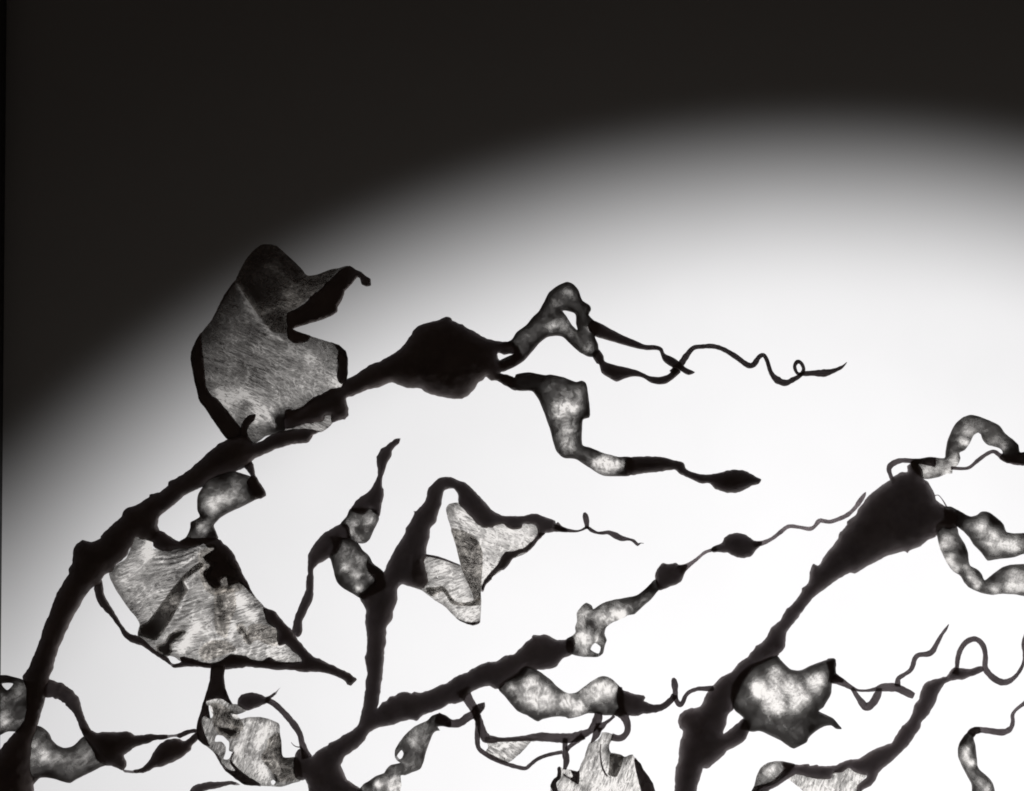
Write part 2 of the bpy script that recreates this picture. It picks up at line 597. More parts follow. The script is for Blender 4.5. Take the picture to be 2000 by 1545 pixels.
# upper streamer
rib = blade(A, 'streamer', T('a4', '190,760 290,720 345,645 430,580 500,500 560,440 610,350 665,250 760,180 840,152 900,175 945,225 970,290 990,335 1065,390 1070,430 1050,475 1120,545 1160,570 1150,640 1110,685 1140,760 1145,830 1110,890 1050,885 960,840 880,770 790,690 730,680 640,695 570,750 500,830 420,920 330,980 230,1020 180,1000 170,930 260,880 320,850 300,790 200,790'),
            (0.004, 0.10, 19), 'pouch', flat=.6, cap=9, seed=3, holes=[T('a4', '795,435 915,465 925,560 940,625 890,580 840,500')],
            blobs=T('a4', '850,260,45,.26 730,370,60,.10 690,580,45,.30 800,570,55,.32 880,650,45,.12 1065,610,38,.18 1040,800,40,.22 400,690,50,.10'))
body(A, 'tendril', T('a4', '1040,560 1100,530 1250,605 1400,680 1540,740 1590,765 1700,770 1740,780 1770,800 1790,850 1870,890 1935,930') + T('a5', '400,790 490,835 470,850 420,865 350,825') + T('a4', '1830,970 1770,915 1735,825 1600,820 1500,800 1310,745 1110,685 1060,640'), parent=rib, seed=4, grid=4, step=3, rough=.5, off=-3)
body(A, 'tendril', T('a4', '1080,860 1145,810 1195,880 1205,925 1290,960 1400,985 1530,1020 1640,1070 1730,1080 1800,1065 1850,1035 1890,985 1950,1030 1930,1055 1850,1120 1800,1150 1730,1155 1650,1135 1580,1090 1500,1078 1400,1095 1320,1130 1230,1080 1175,1040 1150,960 1125,950'), parent=rib, seed=5, grid=4, step=3, rough=.5, off=3)
tube(A, 'tendril', T('a5', '260,840,62 300,805,66 340,770,66 400,680,60 470,600,46 560,585,45 660,582,46 760,610,46 880,680,52 1000,765,56 1060,760,56 1110,690,48 1155,668,42 1190,720,42 1230,840,46 1290,910,72 1370,940,62 1450,905,50 1510,870,45 1548,810,36 1525,748,36 1487,733,42 1460,780,36 1490,848,32 1560,850,50 1640,845,56 1740,845,75 1830,825,50 1920,785,30 1970,738,6'), parent=rib, seed=6, off=3)
# lower streamer
rib2 = blade(A, 'streamer', T('a4', '150,1050 250,1060 325,1085') + T('a6', '30,125 130,108 200,120 260,130 300,125 400,148 500,183 545,173 575,190 590,240 612,440 600,465 555,480 548,560 552,675 620,700 720,740 830,768 930,772 960,840 920,915 820,922 720,918 660,890 590,845 500,790 400,775 350,730 325,670 300,570 260,450 210,330 160,260 60,255 0,240 -80,195 -130,160'),
             (0.03, 0.17, 26), 'pouch', flat=.55, cap=9, seed=7,
             blobs=T('a6', '0,180,190,-.4 410,370,60,.55 470,400,45,.45 340,430,50,.22 520,280,50,.14 430,550,50,.22 440,680,55,.20 720,830,64,.62 800,835,46,.45 640,820,36,.25 860,820,30,.2 960,850,70,-.5 580,440,40,-.06'))
body(A, 'tail', T('a6', '890,790 930,772 1060,765 1180,775 1260,795 1340,820 1360,865 1440,895 1520,905 1620,895 1680,875 1790,868 1850,890 1900,920 1945,945 1930,980 1880,1000 1800,1035 1740,1052 1660,1045 1580,1015 1540,980 1480,978 1400,945 1320,905 1270,870 1160,885 1060,893 920,915 880,900'), parent=rib2, seed=8, grid=4.5, step=3)
# big upper blade
bl = blade(A, 'blade', T('a2', '520,790 440,690 370,590 310,500 250,420 225,330 190,180 165,40') + T('a1', '160,1240 175,1170 220,1060 290,970 370,870 430,750 490,630 560,530 600,485 650,380 690,300 760,210 850,140 930,135 1000,150 1080,220 1160,290 1240,370 1300,440 1400,430 1500,390 1600,370 1700,350 1640,680 1500,850 1300,915 1160,965 1330,1030 1500,1085 1610,1120 1680,1190 1697,1260 1690,1450') + T('a2', '1690,205 1640,300 1500,370 1300,470 1160,560 1080,600 1080,705 900,760 780,830 620,770'),
           (0.10, 0.31, 50), 'web', seed=9, grid=3.6, lines=LN('a1', '600,490 650,570 720,700 800,830 880,930 960,1020 1060,1080 | 3.2 .55') + LN('a2', '730,120 720,200 670,280 640,330 | 3 .4; 460,370 560,350 640,330 720,370 790,430 830,520 800,620 | 5 .6; 640,330 560,400 500,430 | 4 .4; 830,440 900,520 950,600 980,660 | 3 .45; 480,420 560,520 600,620 | 3 .25; 1100,180 1250,220 1400,300 | 2 .25; 1000,60 1250,150 1500,260 | 2 .2; 900,180 1000,330 1050,480 | 2.5 .18'),  # streaks near the blade's foot imitate caustic light
           blobs=T('a2', '560,370,120,.75 640,330,60,.4 700,300,60,.35 1600,240,60,.7 830,500,90,.30 900,600,60,.2 480,400,60,.3 960,500,30,.4 1350,220,230,.18 1000,300,110,-.05 680,450,60,-.25 660,540,70,-.1 1020,620,90,-.22') + T('a1', '640,570,30,.4 700,690,32,.5 750,780,32,.6 810,870,32,.6 890,960,36,.5 980,1040,40,.4 420,1000,120,-.08'))  # strongest clear spots at the foot stand in for caustics too
blmargin = dict(parent=bl, grid=5, step=3.5, flat=.6, cap=14)
body(A, 'blade_margin', T('a1', '600,485 560,530 490,630 430,750 370,870 290,970 220,1060 175,1170 160,1240 165,1300') + T('a2', '165,40 190,180 225,330 250,420 310,500 370,590 440,690 520,790 600,800 660,740 650,680 560,560 470,450 430,400 370,360 320,290 300,150 290,0') + T('a1', '310,1480 290,1250 270,1100 275,990 330,920 385,870 450,750 510,650 570,545 605,510'), seed=10, **blmargin)
body(A, 'blade_margin', T('a2', '640,700 690,590 740,550 800,545 790,600 740,650 720,700 720,780 640,780'), seed=11, **blmargin)
body(A, 'blade_fold', T('a1', '1715,345 1760,375 1820,400 1870,440 1920,480 1922,540 1890,550 1830,525 1815,470 1790,455 1760,490 1700,560 1665,600 1640,680 1600,740 1590,800 1500,850 1300,915 1160,965 1330,1030 1310,1075 1220,1105 1150,1090 1105,1040 1100,900 1100,810 1150,790 1270,710 1350,630 1430,570 1500,500 1560,440 1620,390'), seed=12, off=-6, **blmargin)
body(A, 'blade_margin', T('a1', '1530,1095 1610,1120 1680,1190 1697,1260 1690,1460') + T('a2', '1690,205 1640,255 1600,210 1585,100 1600,0') + T('a1', '1590,1400 1600,1300 1590,1235 1600,1180 1565,1120'), seed=13, **blmargin)
blade(A, 'blade_fold', T('a1', '600,485 690,300 760,210 850,140 930,135 1000,150 1080,220 1160,290 1240,370 1300,440 1400,430 1500,390 1600,370 1500,500 1340,640 1220,740 1120,800 1100,900 1100,1000 960,990 880,900 800,800 720,680 640,560'), (0.55, 0.22, 16), 'web2', parent=bl, off=-9, seed=14, grid=4, lines=LN('a1', '1030,740 1110,730 1180,750 1270,690 | 3 .6; 1030,620 1100,630 1160,660 | 3 .5; 900,350 990,380 1070,430 | 4 .35; 860,830 950,760 1040,740 | 3 .4; 1130,560 1200,620 1240,700 | 3 .3; 1300,470 1280,600 | 2 .3'),
      blobs=T('a1', '1120,620,90,.55 1160,740,70,.6 970,370,60,.35 1290,600,60,.2 1030,490,60,.2 760,650,130,-.2'))
blade(A, 'blade_fold', T('a2', '1060,690 1290,635 1450,595 1480,550 1540,555 1545,635 1440,720 1330,705 1250,695 1060,720'), (0.25, 0.4, 8), 'web', parent=bl, off=5, seed=130, grid=4)
# hanging small pouch
hp = blade(A, 'pouch', T('a7', '1040,570 1080,505 1150,430 1280,370 1400,355 1545,400 1600,420 1670,510 1697,590 1600,630 1480,690 1350,750 1250,810 1190,880 1215,960 1230,1010 1100,1060 900,1080 850,1035 910,1000 940,950 960,900 960,850 1050,795 1030,740 1025,640'), (0.05, 0.17, 18), 'pouch', flat=.5, cap=9, seed=15,
           blobs=T('a7', '1220,640,60,.6 1150,700,60,.3 1330,600,50,.30 1400,540,80,.14 1070,920,40,.5 1110,860,30,.22 1100,790,50,-.2 1300,430,80,-.12 1560,520,60,-.3 980,900,40,-.2 1180,1000,60,-.3'))
body(A, 'pouch_margin', T('a7', '1480,300 1560,255 1600,400 1670,510 1697,590 1600,630 1570,610 1545,520 1510,450 1545,400'), parent=hp, seed=16, grid=4.5, step=3, off=-3)
# triangular web
web = blade(A, 'blade', T('b1', '220,410 290,330 390,260 420,200 450,130 490,40 650,90 660,160 800,170 950,150 1280,120 1400,300 1500,480') + T('b2', '330,480 420,530 520,660 600,750 650,910 730,960 745,1120 815,1115 980,1280 960,1310 720,1330 400,1310 0,1340') + T('b1', '1000,1310 930,1290 880,1255 820,1240 700,1210 520,1065 508,1040 525,910 400,740 280,560'),
            (0.20, 0.35, 26), 'web2', seed=17, grid=3.6, ripple=9,
            lines=LN('b1', '620,110 630,200 600,290 | 5 .6; 660,240 800,250 950,220 1150,150 | 2 .3; 660,300 850,290 1000,250 1160,170 | 2 .3; 680,360 850,340 1010,290 1150,200 | 2 .3; 800,420 950,330 1120,220 | 2 .3; 660,270 830,270 980,235 1150,160 | 2 -.25; 670,330 850,315 1000,270 1150,185 | 2 -.2; 1000,500 1090,420 1170,370 | 3 .4; 980,500 1010,560 | 3 .6; 1010,700 1100,680 1280,655 | 2.5 .35; 1080,860 1110,930 1060,1000 1000,1080 960,1180 | 6 .5; 1110,930 1180,1000 1260,1090 | 3 .3; 1150,1150 1250,1090 1360,1070 | 3 .35; 1390,450 1385,560 | 4 .6; 1510,650 1545,740 | 5 .7; 1440,860 1480,930 1450,1080 | 4 .6; 1180,1290 1200,1180 | 1.8 .3; 1240,1300 1250,1190 | 1.8 .3; 1300,1290 1310,1200 | 1.8 .3; 1130,1270 1130,1180 | 1.8 .3; 1320,560 1340,760 1340,960 | 14 -.10; 1480,760 1440,900 | 6 -.14; 1290,620 1300,780 1330,960 | 2 .22; 1000,600 960,720 900,860 | 2.5 .3; 760,1060 900,960 1010,860 | 3 .3; 1090,690 1060,800 1080,860 | 2.5 .3; 1300,800 1420,840 1480,800 | 2.5 .3; 1180,1000 1330,1000 1430,1060 | 2.5 .25')
            + LN('b2', '330,660 420,770 500,880 | 5 .5; 540,780 480,860 | 3 .4; 430,1250 480,1140 | 2 .4; 520,1270 560,1120 | 2 .4; 630,1150 640,1250 | 2.4 .5; 690,1170 700,1260 | 2.4 .5; 770,1150 760,1260 | 2.4 .5; 150,1190 260,1210 400,1190 | 4 .5; 600,1100 700,1140 800,1130 | 3 .3'),
            blobs=T('b1', '620,180,60,.8 640,130,40,.5 450,330,90,.25 1090,900,110,.40 1450,700,80,.35 1450,950,60,.3 380,480,60,.2 1000,250,200,-.18 1350,850,110,-.18 960,1150,60,.4') + T('b2', '370,690,70,.55 480,850,60,.4 700,1200,150,.4 180,560,40,.35 80,1150,90,-.15'))
body(A, 'blade_margin', T('a7', '600,930 655,930 690,940 760,990 850,1035 950,1000 1090,1050 1000,1095 900,1110 850,1105 740,1135 640,1115 592,1085 590,1050 500,1020 470,1000'), parent=web, seed=18, grid=5, off=-2)
body(A, 'blade_margin', T('a7', '950,1010 1100,1000 1230,1010 1300,1070 1380,1150 1420,1240 1480,1370') + T('b2', '460,560 500,655 400,550 330,510 240,535 215,450 160,480 160,545 90,562 40,530 10,470 -15,400 50,340 -10,250 50,200 95,160 20,150') + T('a7', '1090,1060 1000,1080'), parent=web, seed=19, grid=5, flat=.5, cap=14, off=-3)
body(A, 'blade_margin', T('b2', '585,750 660,775 710,795 750,850 800,910 870,975 935,1075 1000,1150 1100,1255 1150,1265 1250,1320 1400,1385 1500,1450 1530,1480 1505,1510 1480,1540 1425,1530 1415,1495 1280,1430 1150,1405 1000,1405 820,1380 700,1385 600,1365 450,1355 300,1370 200,1380 80,1370') +
     T('b1', '1100,1350 1000,1350 870,1362 820,1325 700,1240 580,1160 450,1105 370,1050 330,980 260,880 190,800 110,710 90,650 72,560 90,500 150,480 180,640 240,740 310,860 380,970 430,1015 520,1050 600,1100 700,1190 800,1250 870,1320 950,1300 930,1255 1060,1265 1150,1300 1300,1310 1400,1250') +
     T('b2', '250,1225 340,1230 420,1240 470,1280 570,1290 650,1255 720,1290 880,1300 975,1290 960,1260 890,1200 850,1150 810,1125 740,1140 725,1080 720,970 640,920 600,840'), parent=web, seed=20, grid=5, step=3.5)
blade(A, 'blade_fold', T('b1', '1130,300 1180,330 1090,400 980,490 1015,580 950,680 890,800 840,890 690,1085 560,1050 510,1030 530,940 600,900 700,780 800,640 900,510 1000,400'), (0.30, 0.14, 5), 'pouch2', parent=web, off=-7, seed=21, blobs=T('b1', '900,660,70,.28 820,740,60,.2 640,980,130,-.14'))
blade(A, 'blade_fold', T('b1', '700,1140 780,1100 820,1030 880,990 950,975 1000,1000 940,1060 880,1100 850,1140 860,1200 820,1245 790,1260 700,1200'), (0.55, 0.04, 6), 'pouch', parent=web, seed=22, grid=4, off=-5)
blade(A, 'blade_fold', T('b2', '320,930 380,915 415,970 450,1040 440,1080 390,1055 330,1000'), (0.75, 0.16, 7), 'pouch', parent=web, off=-9, seed=23, grid=3.5)
blade(A, 'blade_fold', T('b2', '440,940 560,920 720,975 735,1140 640,1130 520,1080 450,1130 380,1075 430,1020'), (0.85, 0.42, 12), 'pouch2', parent=web, off=-6, seed=24)
blade(A, 'blade_fold', T('b2', '-60,200 100,140 300,300 420,520 340,590 240,610 100,630 0,570 -50,420'), (1.2, 0.30, 14), 'pouch', parent=web, off=-9, seed=133, grid=4)
blade(A, 'blade_fold', T('b1', '1290,560 1400,540 1480,580 1500,760 1440,900 1400,1060 1300,1000 1280,800'), (1.1, 0.75, 14), 'pouch', parent=web, off=-5, seed=131)
blade(A, 'blade_fold', T('b1', '1120,1200 1180,1120 1260,1085 1400,1090 1500,1180 1380,1230 1180,1290'), (1.1, 0.7, 12), 'pouch', parent=web, off=-5, seed=132)
# lower left pouches and pods
lp = blade(A, 'pouch', T('b6', '-60,182 0,172 80,175 225,210 350,250 500,260 540,420 480,640 440,770 300,850 100,840 -60,900'), (0.03, 0.16, 20), 'pouch2', flat=.4, cap=8, seed=25, off=6,
           holes=[T('b6', '20,275 155,275 85,350')], blobs=T('b6', '210,360,90,.14 40,720,90,.35 20,480,60,.12 380,500,150,-.2 130,520,60,-.1 60,230,90,-.15'))
tube(A, 'tendril', T('b6', '480,330,190 600,335,200 720,370,190 830,450,180 900,560,130 945,660,100 985,760,100 1030,850,120'), seed=26, off=-2)
pod = body(A, 'pod', T('b6', '960,800 1065,815 1140,855 1220,845 1545,850') + T('b7', '330,850 380,880 560,870 750,885 850,880 950,835 1080,805 1125,810 1120,850 1040,870 920,920 870,905 760,932 620,945 520,985 400,1020 330,1070 260,1110 255,1130 285,1200 270,1280 240,1300') + T('b6', '1400,1285 1320,1250 1240,1240 1150,1180 1100,1080 1040,990 990,900'), seed=27, grid=5, off=-3)
blade(A, 'blade', T('b6', '380,780 440,770 500,790 580,860 620,940 680,1000 760,1035 810,1030 880,1000 990,900 1060,960 1140,1060 1210,1140 1260,1235 1200,1262 1050,1335 900,1410 830,1450 780,1445 600,1395 480,1390 420,1440 380,1500 370,1560 240,1560 220,1200 300,900'), (0.05, 0.17, 26), 'pouch2', flat=.4, cap=8, seed=28,
      blobs=T('b6', '530,1120,90,.38 400,980,60,.2 700,1150,60,.2 1020,1100,90,.18 350,1150,70,.2 600,1320,120,-.08 880,1180,60,.08 300,1450,100,-.25'))
body(A, 'pod', T('b7', '230,1290 270,1330 490,1330 600,1280 720,1250 850,1200 930,1150 1050,1050 1055,1020 1120,945 1165,900 1115,855 1040,920 960,955 900,925 780,935 700,975 640,1030 600,1100 540,1200 470,1270 380,1295 300,1300'), seed=29, grid=5, step=3, off=4)

# ================================================================== B: forked middle seaweed
B = Thing('dried_seaweed', 'forked dried seaweed at bottom centre, with a hooked arm and a beaded tendril', (660, 1640), -0.03, 0.014, 2.1, GRP, 0.008, 0.03, 0.05)
bstem = (T('c2', '150,1640 145,1560 130,1480 100,1410 60,1420 -20,1390 -45,1280 -40,1180 10,1060 60,1030 140,1125 180,1130 270,1050 370,1000 380,975 500,925 540,890 620,850 710,775 750,680 780,540 800,380 820,200 825,130') +
    T('c1', '800,1140 795,1060 785,1000 800,960 808,850 795,700 785,640 795,540 780,490 740,420 722,340 745,350 830,285 880,220 820,140 800,70 815,10 850,60 900,100 970,140 1000,80') +
    T('b3', '1050,1270 1110,1160 1160,1080 1190,1020 1195,985 1240,920 1285,830 1272,815 1300,815 1340,770 1395,710 1420,600') +
    T('b4', '440,240 480,200 530,155 590,140 650,145 700,170 775,200 820,240 950,370 1000,430 1080,485 1200,485 1290,490') +
    T('b5', '340,265 410,245 480,235 550,265 680,315 695,350 740,375 800,395 820,445 700,435 580,450 510,520 500,440 480,370 440,352 340,355 330,390 240,410 170,390 130,355') +
    T('b4', '1060,570 1000,590 920,590 860,550 820,500 790,470 720,400 705,370 705,300 665,250 620,248 580,260 565,300 555,390 525,470 510,540 455,600 450,680 420,780 425,850 400,900 440,1060 400,1130 330,1130 200,1100') +
    T('c1', '1115,320 1110,430 1075,520 1070,600 1050,640 1010,680 1000,760 1000,860 980,940 970,1150 945,1290 940,1380 915,1500') +
    T('c2', '950,570 1020,490 1060,470 1100,420 1160,415 1220,380 1300,375 1350,390 1390,365 1430,380 1540,360 1620,330 1720,280') +
    T('c3', '180,860 260,800 360,765 450,710 560,670 640,660 730,605 820,585 870,540 940,465 990,430 1005,400 1060,400 1140,400 1190,425 1250,450 1330,440 1390,410 1420,480 1390,590 1300,630 1230,715 1140,740 1050,745 1000,740 930,720 850,800 740,870 690,930 640,930 580,900 500,910 420,950 360,1000 330,1045 250,1070 180,1075') +
    T('c2', '1740,560 1600,610 1500,650 1420,715 1360,700 1300,705 1200,735 1130,760 960,800 880,840 840,870 800,950 720,1030 640,1090 565,1140 540,1200 520,1240 555,1330 590,1410 650,1450 730,1500 800,1560 790,1640'))
body(B, 'stem', bstem, seed=31)
# hooked arm webs
m1 = blade(B, 'blade', T('b4', '595,420 620,385 705,372 790,450 860,530 920,570 1100,550 1180,580 1300,560') + T('b5', '480,365 505,440 460,530 380,660 210,735 100,855 0,930') + T('b4', '1000,1050 940,1110 905,1165 900,1230 850,1240 820,1160 730,940 690,780 640,600 600,470'),
           (0.36, 0.60, 14), 'web', seed=32, grid=4, blobs=T('b4', '660,430,60,-.3 740,480,60,.35 950,650,90,.25 1200,640,110,.2 640,560,60,-.1 960,950,70,.2'))
blade(B, 'blade_fold', T('b4', '640,600 740,620 830,660 890,730 920,820 920,930 912,1050 905,1180 900,1240 850,1240 820,1160 730,940 690,780'), (0.42, 0.33, 5), 'pouch', parent=m1, off=-7, seed=33, blobs=T('b4', '850,1080,120,-.1 800,780,50,.14'))
body(B, 'blade_margin', T('b5', '505,440 580,450 510,520 430,620 380,660 310,670 220,730 190,790 130,845 80,860 0,930') + T('b4', '1000,1050 950,1100 930,1160 908,1165 912,1120 935,1060 980,1000 1040,940 1070,885') + T('b5', '110,700 150,650 250,630 350,605 420,550 480,490'), parent=m1, seed=34, grid=4, step=3, off=-2)
m2 = blade(B, 'blade', T('b4', '400,830 500,850 600,885 725,930 820,1160 850,1240 905,1180 900,1430 880,1450 830,1460 760,1440 690,1400 590,1300 470,1220 380,1150 310,1120 300,920'), (0.28, 0.56, 12), 'web2', seed=35, grid=4, off=6, blobs=T('b4', '520,960,80,.35 480,1000,50,.2 350,960,60,-.2 410,1000,25,-.55 430,1080,25,-.4 800,1380,60,.2'))
blade(B, 'blade_fold', T('b4', '420,1125 500,1120 560,1108 600,1140 640,1200 690,1250 780,1255 850,1235 900,1220 900,1275 820,1292 700,1287 640,1267 600,1205 570,1165 520,1180 480,1205 420,1165'), (0.45, 0.16, 4), 'pouch', parent=m2, seed=36, grid=3.5, step=3, off=0)
body(B, 'blade_margin', T('b4', '680,1395 760,1425 830,1435 893,1420 885,1450 830,1463 760,1443'), parent=m2, seed=37, grid=4, step=3, off=2)
tube(B, 'blade_margin', T('b4', '415,838,22 500,852,20 560,870,22 620,890,16 720,928,10'), parent=m2, seed=38, off=6)
tube(B, 'tendril', T('b5', '690,372,110 760,407,58 900,428,28 970,415,24 1030,388,32 1080,420,42 1140,445,32 1200,447,36 1260,442,46 1330,472,66 1400,505,58 1480,515,32 1530,532,34 1575,572,36 1605,556,12 1640,560,6'), seed=39)
tube(B, 'tendril', T('b5', '1030,400,44 1028,360,50 1022,310,74 1010,255,60 1000,228,28'), seed=40)
# left arm with spindle pods
arm = body(B, 'pod', T('b3', '1145,80 1130,130 1080,170 1055,220 1050,270 1010,340 985,400 965,480 960,530 975,600 970,680 950,780 935,870 890,850 840,800 780,850 700,840 640,800 720,690 820,620 900,500 915,450 905,330 910,260 950,190 1020,140 1080,95'), seed=41, grid=4.5, step=3, off=3)
pm = blade(B, 'pouch', T('b3', '540,945 600,870 640,790 760,780 900,800 930,890 900,960 870,1020 840,1090 800,1130 760,1142 710,1135 650,1110 610,1090 590,1000'), (0.06, 0.16, 12), 'pouch', seed=42, flat=.5, cap=8, blobs=T('b3', '640,910,40,.2 650,1030,40,.22 720,1100,34,.3 840,920,36,.28 800,960,34,.16 740,1000,50,-.12 690,940,30,.3'))
body(B, 'tendril', T('b3', '600,940 540,945 460,990 380,1030 280,1140 220,1240 210,1320 215,1440') + T('c1', '205,180 190,260 190,320 130,470 80,600 60,700 50,740 110,800 150,760 165,630 200,550 260,410 270,330 270,220 275,110 300,80') + T('b3', '430,1285 500,1250 540,1180 560,1110 640,1095 635,1000'), parent=pm, seed=43, grid=4.5, step=3, off=-2)
blade(B, 'pouch', T('b3', '440,1070 560,1080 650,1095 720,1140 760,1200 830,1270 870,1340 970,1420') + T('c1', '980,180 1000,300 850,380 760,420 730,400 680,370 550,290 500,230 470,130 440,10') + T('b3', '425,1285 470,1180'), (0.03, 0.12, 22), 'pouch', seed=44, flat=.5, cap=9, off=-4,
      blobs=T('b3', '600,1370,50,.5 690,1440,50,.5 740,1300,50,.22 590,1260,60,.22 620,1190,50,.15 850,1470,60,.1 490,1080,25,.35') + T('c1', '720,300,40,.3 900,330,120,-.2'))
# beaded branch end
kn = blade(B, 'pouch', T('c3', '1330,440 1390,405 1420,370 1415,330 1435,270 1435,180 1480,120 1525,88 1580,115 1595,150 1650,110 1740,70') + T('c6', '310,1235 420,1210 500,1150 540,1110 600,1060 680,1140 640,1160 560,1250 470,1330 400,1395 330,1410') + T('c3', '1900,230 1780,280 1720,330 1705,390 1725,450 1705,510 1690,580 1640,615 1500,615 1440,605 1380,590 1330,560'),
           (0.10, 0.22, 14), 'pouch2', seed=45, flat=.5, cap=8, grid=5, holes=[T('c3', '1568,545 1610,478 1665,522 1645,582')],
           blobs=T('c3', '1500,430,80,.5 1440,470,40,.35 1500,560,40,.2 1490,200,70,.22 1460,280,40,.3 1700,240,70,.45 1800,220,70,.5 1880,200,40,.45 1560,280,50,-.18 1340,500,60,-.2 1640,350,50,-.06 1640,450,30,.4') + T('c6', '560,1150,60,-.2 420,1250,60,-.12'))
body(B, 'bead', T('c6', '600,1085 600,1000 620,950 670,900 740,905 800,895 835,925 905,912 915,950 880,1010 850,1080 800,1110 740,1130 700,1150 640,1160'), parent=kn, seed=46, grid=4, step=3)
body(B, 'bead', T('c6', '1140,765 1180,730 1250,700 1270,660 1330,615 1400,608 1480,625 1580,685 1640,690 1640,715 1590,770 1530,840 1410,845 1300,800 1240,790 1160,795'), parent=kn, seed=47, grid=4, step=3)
tube(B, 'tendril', T('c6', '840,965,110 900,935,60 990,872,34 1080,798,32 1140,775,32 1200,758,52'), parent=kn, tr=0.13, seed=48)
tube(B, 'tendril', T('c7', '160,710,60 240,705,48 340,660,36 420,598,42 500,542,42 600,548,36 700,565,40 750,545,38 800,487,46 850,490,42 910,495,38 1000,465,42 1080,425,42 1150,360,40 1200,290,50 1235,240,40 1255,205,6'), parent=kn, tr=0.13, seed=49)
# pouch under the branch with a curled tail
pu = blade(B, 'pouch', T('c3', '660,900 720,850 850,770 930,700 1050,745 1180,840 1260,920 1350,970 1420,965 1550,870 1640,815 1700,800 1760,820 1850,900 1885,940 1900,1010') + T('c5', '960,640 900,670 850,650 720,650 640,632 540,625 420,665 300,690 270,670 150,665 0,695') + T('c3', '1050,1245 950,1190 850,1140 790,1075 720,990 680,950'),
           (0.07, 0.22, 26), 'pouch', seed=50, flat=.5, cap=10, grid=5.5, off=2,
           blobs=T('c3', '960,860,60,.4 1080,920,70,.3 1000,1030,90,.35 1110,1080,60,.35 800,920,40,.25 1200,1050,90,.15 1350,1050,70,.5 1480,1090,60,.55 1650,940,90,.55 1750,910,70,.5 1520,1000,60,.35 850,760,90,-.3 1880,1020,60,-.3 1740,1080,90,-.08 1430,1160,60,.25'))
body(B, 'tail', T('c5', '890,310 940,315 950,350 1010,370 1070,390 1200,420 1215,440 1200,485 1280,510 1370,520 1420,500 1500,430 1540,385 1580,440 1480,560 1340,620 1200,635 1080,655 1010,650 940,640 900,560 880,450'), parent=pu, seed=51, grid=4.5, step=3, flat=.7)
tube(B, 'tendril', T('c5', '1575,450,60 1570,380,62 1562,280,80 1552,230,64 1545,206,28'), parent=pu, seed=52)
tube(B, 'tendril', T('c5', '1555,420,60 1590,490,66 1625,525,64 1660,490,55 1690,420,50 1740,370,50 1818,340,46') + T('d2', '330,850,42 430,850,55 480,845,60'), parent=pu, seed=53)
tube(B, 'tendril', T('c5', '890,590,130 955,650,110 1000,750,80 1000,840,76 950,905,72 890,922,80 820,905,84'), parent=pu, seed=54)
# hanging strings and the slender net blade
hs = tube(B, 'tendril', T('c4', '280,300,170 350,430,120 430,560,105 460,680,70 455,900,66 470,1010,58 530,1070,58 650,1140,60 800,1205,52 950,1250,50 1050,1265,46 1110,1220,46 1200,1150,46 1330,1100,46 1500,1065,46'), seed=55, off=3)
tube(B, 'tendril', T('c4', '440,600,100 490,720,90 520,820,110 580,900,110 750,912,56 920,905,58 1100,890,84 1240,878,108 1420,890,112 1600,892,120 1750,850,105 1850,800,80') + T('c5', '620,760,110 655,680,105 660,620,95'), parent=hs, seed=56)
blade(B, 'blade', T('c4', '540,880 700,900 900,895 1140,900 1080,980 1000,1070 940,1120 860,1185 780,1200 650,1145 560,1060 590,1000'), (0.40, 0.72, 10), 'web', parent=hs, seed=57, off=2, grid=4.5)
body(B, 'pod', T('c4', '400,520 470,470 545,458 540,520 490,600 430,610'), parent=hs, seed=58, grid=4, step=3, flat=.5)
tube(B, 'tendril', T('c5', '640,800,120 700,775,80 745,738,46 800,700,36 845,655,36'), parent=hs, seed=59)
tube(B, 'tendril', T('c5', '660,790,90 640,860,90 610,920,62 572,972,16'), parent=hs, seed=60)
tube(B, 'tendril', T('c5', '480,890,90 400,950,70 330,1010,50 275,1060,70'), parent=hs, seed=61)
tube(B, 'tendril', T('c5', '268,920,60 262,1050,66 272,1130,84 280,1190,74 258,1290,40'), parent=hs, seed=62)
# twisted strap, lower left of the branch
st = blade(B, 'streamer', T('c2', '1820,700 1760,650 1680,625 1600,650 1540,710 1450,750 1390,780 1290,870 1210,970 1160,1060 1160,1150 1190,1190 1222,1210 1110,1235 1060,1280 1030,1330 930,1370 860,1420 780,1470 700,1600 1190,1600 1235,1480 1230,1360 1280,1360 1350,1330 1460,1285 1500,1190 1540,1050 1610,870 1650,835 1695,830 1665,785 1720,780 1820,790'),
           (0.09, 0.16, 16), 'pouch', seed=63, flat=.5, cap=8, grid=5, holes=[T('c2', '1185,1130 1240,1060 1262,1100 1245,1150 1220,1170')],
           blobs=T('c2', '1380,900,70,.2 1380,980,40,.4 1500,980,60,.1 1180,1480,90,.75 960,1470,50,.4 880,1480,60,-.08 1680,700,90,-.08 1330,1200,90,.06'))
tube(B, 'tendril', T('c4', '450,590,110 400,605,110 330,640,100 250,700,98 150,715,100 60,690,112 -40,640,135'), parent=st, seed=64)
